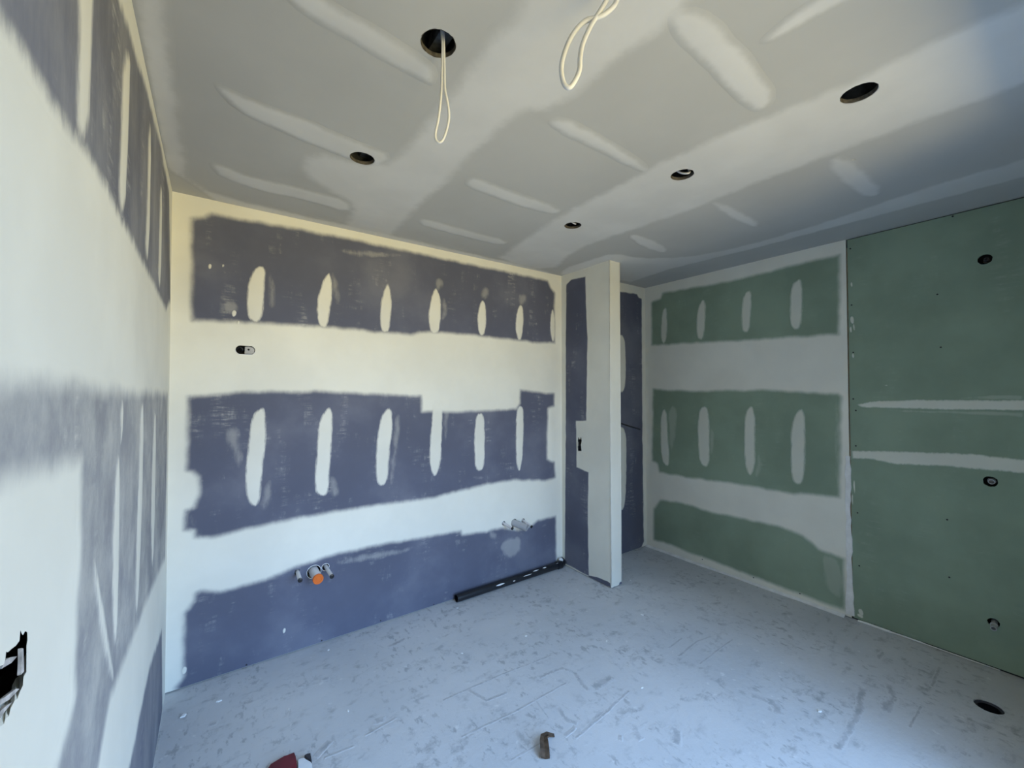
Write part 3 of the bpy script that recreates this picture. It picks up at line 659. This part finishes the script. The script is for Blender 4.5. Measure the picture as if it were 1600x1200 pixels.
# collars of compound round the holes
for key in ('wl2', 'waste_l', 'wr1'):
    (p, r_) = PB[key]; c = pl('B', *p)
    lathe('hole_rim', world('B', c[0], c[1], .0), (0, -1, 0), [(0, r_+.003), (.0015, r_+.002), (.0015, r_), (-.006, r_*.985)], m_flake, wall_back, 24)
# pipe stubs in the right wall
def stub(label, c, L, r, mat, droop=0):
    e = empty('pipe_stub', world('R', c[0], c[1], 0)); s0 = Vector((.06, 0, 0)); t = Vector((-L, -.004, -droop)); ax = (t-s0).normalized(); ln = (t-s0).length
    o = lathe('tube', s0, ax, [(0, r), (ln, r), (ln, r-.003), (ln-.03, r-.003), (ln-.03, 0)], mat, e, 20)
    lathe('collar', s0+ax*(ln-.045), ax, [(0, r), (0, r+.003), (.012, r+.003), (.012, r)], mat, o, 20)
    return tag(e, label, 'pipe')
stub('small pipe end recessed in the high hole of the bare green wall', RH[0], -.006, .010, m_black)
stub('pale pipe end centred in the middle hole of the bare green wall', RH[1], .004, .0125, m_greyp)
stub('pale pipe stub poking from the low hole of the bare green wall', RH[2], .05, .0115, m_greyp, .012)

# ------------------------------------------------------------------ metal bracket on the back wall
e = empty('mounting_bracket', world('B', *sc0, 0))
bmx = bmesh.new()
pp = [(-.004, -.019), (.030, -.019), (.038, -.012), (.040, .004), (.034, .014), (.016, .019), (-.002, .017)]
A = [bmx.verts.new((x, -.002, z)) for x, z in pp]; B_ = [bmx.verts.new((x, .004, z)) for x, z in pp]
bmx.faces.new(A); bmx.faces.new(B_[::-1])
for i in range(len(A)): bmx.faces.new((A[i], B_[i], B_[(i+1) % len(A)], A[(i+1) % len(A)]))
bmesh.ops.recalc_face_normals(bmx, faces=bmx.faces[:])
plate = from_bm('plate', bmx, m_steel, e)
lathe('screw', (.014, -.002, .003), (0, -1, 0), [(0, .005), (.002, .0045), (.003, .002), (.001, 0)], m_screw, plate, 12)
tube('wire', [(-.03, .02, .0), (-.02, -.002, .01), (-.012, -.004, .0), (-.02, .015, -.008)], .0035, m_black, e, 8)
tube('rim', [(x*1.03-sc0[0]*1.03, -.0005, (z-sc0[1])*1.05) for x, z in BH[:13]], .0022, m_flake, e, 6, sub=2)
tag(e, 'small metal bracket with dark cable hole in the cream upper wall', 'bracket')

# wires in the box hole of the partition
tag(tube('cable_end', [world('N', ph[0]+a, ph[1]+b, l) for a, b, l in ((.0, .03, -.03), (.004, .015, .0), (-.004, -.005, .012), (.006, -.03, .004), (.002, -.04, -.03))], .005, m_black, None, 8), 'black cable end curled in the torn hole of the partition wall', 'cable')
# black cable at the recess
q0 = at_y(955, 657, D2-.0); q1 = at_y(968, 661, D2-.05); q2 = at_y(985, 666.5, D2-.12); q3 = at_y(1000.5, 671, D2-.18)
tag(tube('cable_stub', [(q0[0], D2+.01, q0[2]), q1, q2, q3], .0065, m_black, None, 8), 'stiff black cable stub in front of the narrow recess behind the partition', 'cable')

# torn hole in the left wall: stud edge and wire glimpsed inside
cxy = pl('L', 22, 1050)
for q in ([(246, 345), (264, 350), (272, 588), (240, 622), (246, 480)], [(-40, 920), (0, 895), (80, 850), (190, 765), (222, 770), (120, 880), (0, 950), (-40, 980)],
          [(0, 1040), (40, 985), (95, 940), (150, 905), (70, 1010), (20, 1080)], [(40, 560), (80, 470), (130, 440), (200, 430), (140, 500), (70, 540)]):
    f = from_bm('torn_paper', prism(pls('L', zz(0, 960, 6.66, q)), 'L', -.0045, -.0015), m_core, wall_left)
tag(tube('cable_end', [world('L', cxy[0]-.09, cxy[1]+.03, -.06), world('L', cxy[0]-.06, cxy[1]+.02, -.03), world('L', cxy[0]-.03, cxy[1]-.0, -.03), world('L', cxy[0]-.05, cxy[1]-.04, -.06)], .006, m_slate, None, 8), 'dark cable inside the big torn hole in the left wall', 'cable')

# ------------------------------------------------------------------ black pipe lying along the foot of the back wall
PR = .026
pa = at_y(713, 927, D-.04); x0 = pa[0]; x1 = NX-.045
e = empty('drain_pipe', (x0, D-.04, 0))
ptube = lathe('tube', (0, 0, PR+.001), (1, 0, 0), [(.03, 0), (.03, PR-.004), (0, PR-.004), (0, PR-.001), (.001, PR), (x1-x0-.02, PR), (x1-x0-.02, 0)], m_black, e, 28)
lathe('socket', (x1-x0-.05, 0, PR+.001), (1, 0, 0), [(0, PR), (0, PR+.0045), (.045, PR+.0045), (.05, PR+.002)], m_black, e, 28)
tube('elbow', [(x1-x0-.02, 0, PR+.001), (x1-x0+.008, .002, PR+.002), (x1-x0+.026, .016, PR+.006), (x1-x0+.03, .035, PR+.012), (x1-x0+.03, .05, PR+.015)], PR, m_black, e, 20)
rnd = random.Random(5)
for i in range(6):
    xx = (x1-x0)*(.35+.12*i)+rnd.uniform(-.03, .03); th = rnd.uniform(.3, 1.5); ll_ = rnd.uniform(.01, .045); ww = rnd.uniform(.08, .22)
    bm = bmesh.new(); rows = []
    for j in range(6):
        u_ = j/5; hw = ww*math.sin(math.pi*min(.97, max(.03, u_)))
        rows.append([bm.verts.new((xx+ll_*(u_-.5)*2, -(PR+.0012)*math.sin(th+hw*q), PR+.001+(PR+.0012)*math.cos(th+hw*q))) for q in (-1, -.3, .4, 1)])
    for a, b in zip(rows, rows[1:]):
        for q in range(3): bm.faces.new((a[q], a[q+1], b[q+1], b[q]))
    from_bm('plaster_splash', bm, m_flake, ptube)
bm = bmesh.new(); bmesh.ops.create_icosphere(bm, subdivisions=2, radius=.02)
for v in bm.verts: v.co = v.co*(1+.35*noise.noise(v.co*60)); v.co.z *= .8
for v in bm.verts: v.co += Vector((x1-x0+.002, .012, PR*2+.008))
from_bm('plaster_lump', bm, m_flake, e, True)
tag(e, 'black plastic pipe splashed with plaster lying along the back wall', 'pipe')

# floor drain
e = empty('floor_drain', (fh[0], fh[1], 0))
lathe('drain_tube', (0, 0, -.075), (0, 0, 1), [(0, .040), (.066, .040), (.066, .036), (0, .036)], m_black, e, 28)
lathe('drain_rim', (0, 0, -.012), (0, 0, 1), [(0, .041), (.008, .0455), (.010, .044), (.004, .037)], m_slate, e, 28)
tag(e, 'round dark drain hole in the floor by the bare green wall', 'drain')

# ------------------------------------------------------------------ scraps on the floor
def slab(name, poly, h, mat, label, cat, top=None, group=None):
    """flat offcut: plane polygon on the floor, thickness h (top may give a height for each corner)"""
    c = (sum(p[0] for p in poly)/len(poly), sum(p[1] for p in poly)/len(poly))
    bm = bmesh.new()
    A = [bm.verts.new((x-c[0], y-c[1], .0007)) for x, y in poly]
    B = [bm.verts.new(((x-c[0])*.96, (y-c[1])*.96, (top[i] if top else h))) for i, (x, y) in enumerate(poly)]
    bm.faces.new(A[::-1]); bm.faces.new(B); n = len(A)
    for i in range(n): bm.faces.new((A[i], A[(i+1) % n], B[(i+1) % n], B[i]))
    bmesh.ops.recalc_face_normals(bm, faces=bm.faces[:])
    o = from_bm(name, bm, mat); o.location = (c[0], c[1], 0); return tag(o, label, cat, group) if label else o
zr = lambda p: pls('F', zz(400, 1120, 10, p))
slab('plastic_scrap', zr([(150, 900), (220, 790), (330, 740), (440, 690), (500, 682), (525, 660), (600, 648), (625, 720), (640, 800), (640, 950), (400, 1000)]), .02, m_red, 'dark red plastic scrap at the bottom edge of the floor', 'scrap', [.012, .012, .016, .02, .022, .018, .024, .026, .026, .02, .02])
slab('plaster_scrap', zr([(655, 730), (700, 708), (750, 698), (790, 730), (850, 760), (880, 800), (880, 900), (655, 950)]), .015, m_white, 'white broken scrap between the red and dark grey scraps', 'scrap')
slab('board_scrap', zr([(755, 680), (800, 655), (850, 645), (870, 755), (820, 735)]), .02, m_slate, 'small dark grey triangular scrap beside the white scrap', 'scrap')
# curled brown strip
e0 = zz(800, 1130, 16, [(1060, 340), (900, 360), (800, 470), (800, 620), (820, 780), (830, 905)])
P = [pl('F', *p) for p in e0]
bm = bmesh.new(); rows = []
hts = [.004, .012, .022, .026, .02, .006]; wds = [.004, .010, .014, .017, .018, .018]
for i, (x, y) in enumerate(P):
    a = Vector(P[max(i-1, 0)]); b = Vector(P[min(i+1, 5)]); t = (b-a).normalized(); n_ = Vector((-t.y, t.x))*wds[i]
    o3 = Vector((x-P[3][0], y-P[3][1]))
    rows.append([bm.verts.new((o3.x+n_.x*s_, o3.y+n_.y*s_, z_)) for s_, z_ in ((-1, hts[i]+.006), (0, hts[i]), (1, hts[i]+.004), (1, max(.001, hts[i]-.003)), (0, max(.0008, hts[i]-.006)), (-1, max(.001, hts[i]-.001)))])
for a, b in zip(rows, rows[1:]):
    for q in range(6): bm.faces.new((a[q], a[(q+1) % 6], b[(q+1) % 6], b[q]))
bm.faces.new(rows[0]); bm.faces.new(rows[-1][::-1]); bmesh.ops.recalc_face_normals(bm, faces=bm.faces[:])
o = from_bm('curled_strip', bm, m_rust); o.location = (P[3][0], P[3][1], 0)
tag(o, 'small curled brown strip lying on the dusty floor', 'scrap')
# plaster flakes
rnd = random.Random(21)
FLK = [((286.5, 1119), 1.7, 'long white plaster flake on the floor nearest the left wall'), ((342, 1096), 1.4, 'white plaster flake right beside the long flake at the floor corner'),
       ((451, 1109), 1, 'tiny white plaster flake on the floor above the dark red scrap'), ((513, 1016), 1, 'tiny white plaster flake on the floor below the orange capped pipe'),
       ((722, 1021), 1.2, 'white plaster flake on the floor below the free end of the black pipe'), ((822, 994), 1.1, 'white plaster flake on the floor below the middle of the black pipe'),
       ((948, 1002), 1, 'white plaster flake on the floor straight in front of the partition end'), ((1003, 961), 1.3, 'white plaster flake on the floor just right of the partition end'),
       ((985, 907), 1.2, 'white plaster crumb touching the foot of the partition end'), ((1154, 924), 1, 'white plaster flake on the floor beside the filled green wall'),
       ((1281, 1112), 1.6, 'thin white plaster flake on the floor left of the drain hole'), ((1003, 1075), 1, 'white plaster flake on the floor right of the box shaped scuffs'),
       ((715, 950), .9, 'white plaster flake on the floor touching the free end of the black pipe'), ((544, 1111), 1, 'white plaster flake on the floor right of and above the white scrap')]
fl_px = [f[0] for f in FLK]
shapes = []
for k_ in range(5):
    n_ = rnd.randint(5, 7); bm = bmesh.new(); A = []; B = []
    for i in range(n_):
        th = 2*math.pi*(i+rnd.uniform(-.3, .3))/n_; rr = rnd.uniform(.55, 1)
        A.append(bm.verts.new((rr*math.cos(th), rr*.6*math.sin(th), 0))); B.append(bm.verts.new((rr*.8*math.cos(th), rr*.48*math.sin(th), rnd.uniform(.2, .45))))
    bm.faces.new(A[::-1]); bm.faces.new(B)
    for i in range(n_): bm.faces.new((A[i], A[(i+1) % n_], B[(i+1) % n_], B[i]))
    me = bpy.data.meshes.new('plaster_flake'); bm.to_mesh(me); bm.free(); me.materials.append(m_flake); shapes.append(me)
for i, p in enumerate(fl_px):
    c = pl('F', *p); o = bpy.data.objects.new('plaster_flake', shapes[i % 5]); col.objects.link(o)
    s = rnd.uniform(.009, .012)*FLK[i][1]
    o.location = (c[0], c[1], .0008); o.scale = (s, s, s*.7); o.rotation_euler.z = rnd.uniform(0, 6.28)
    tag(o, FLK[i][2], 'flake', 'plaster flakes on the floor')
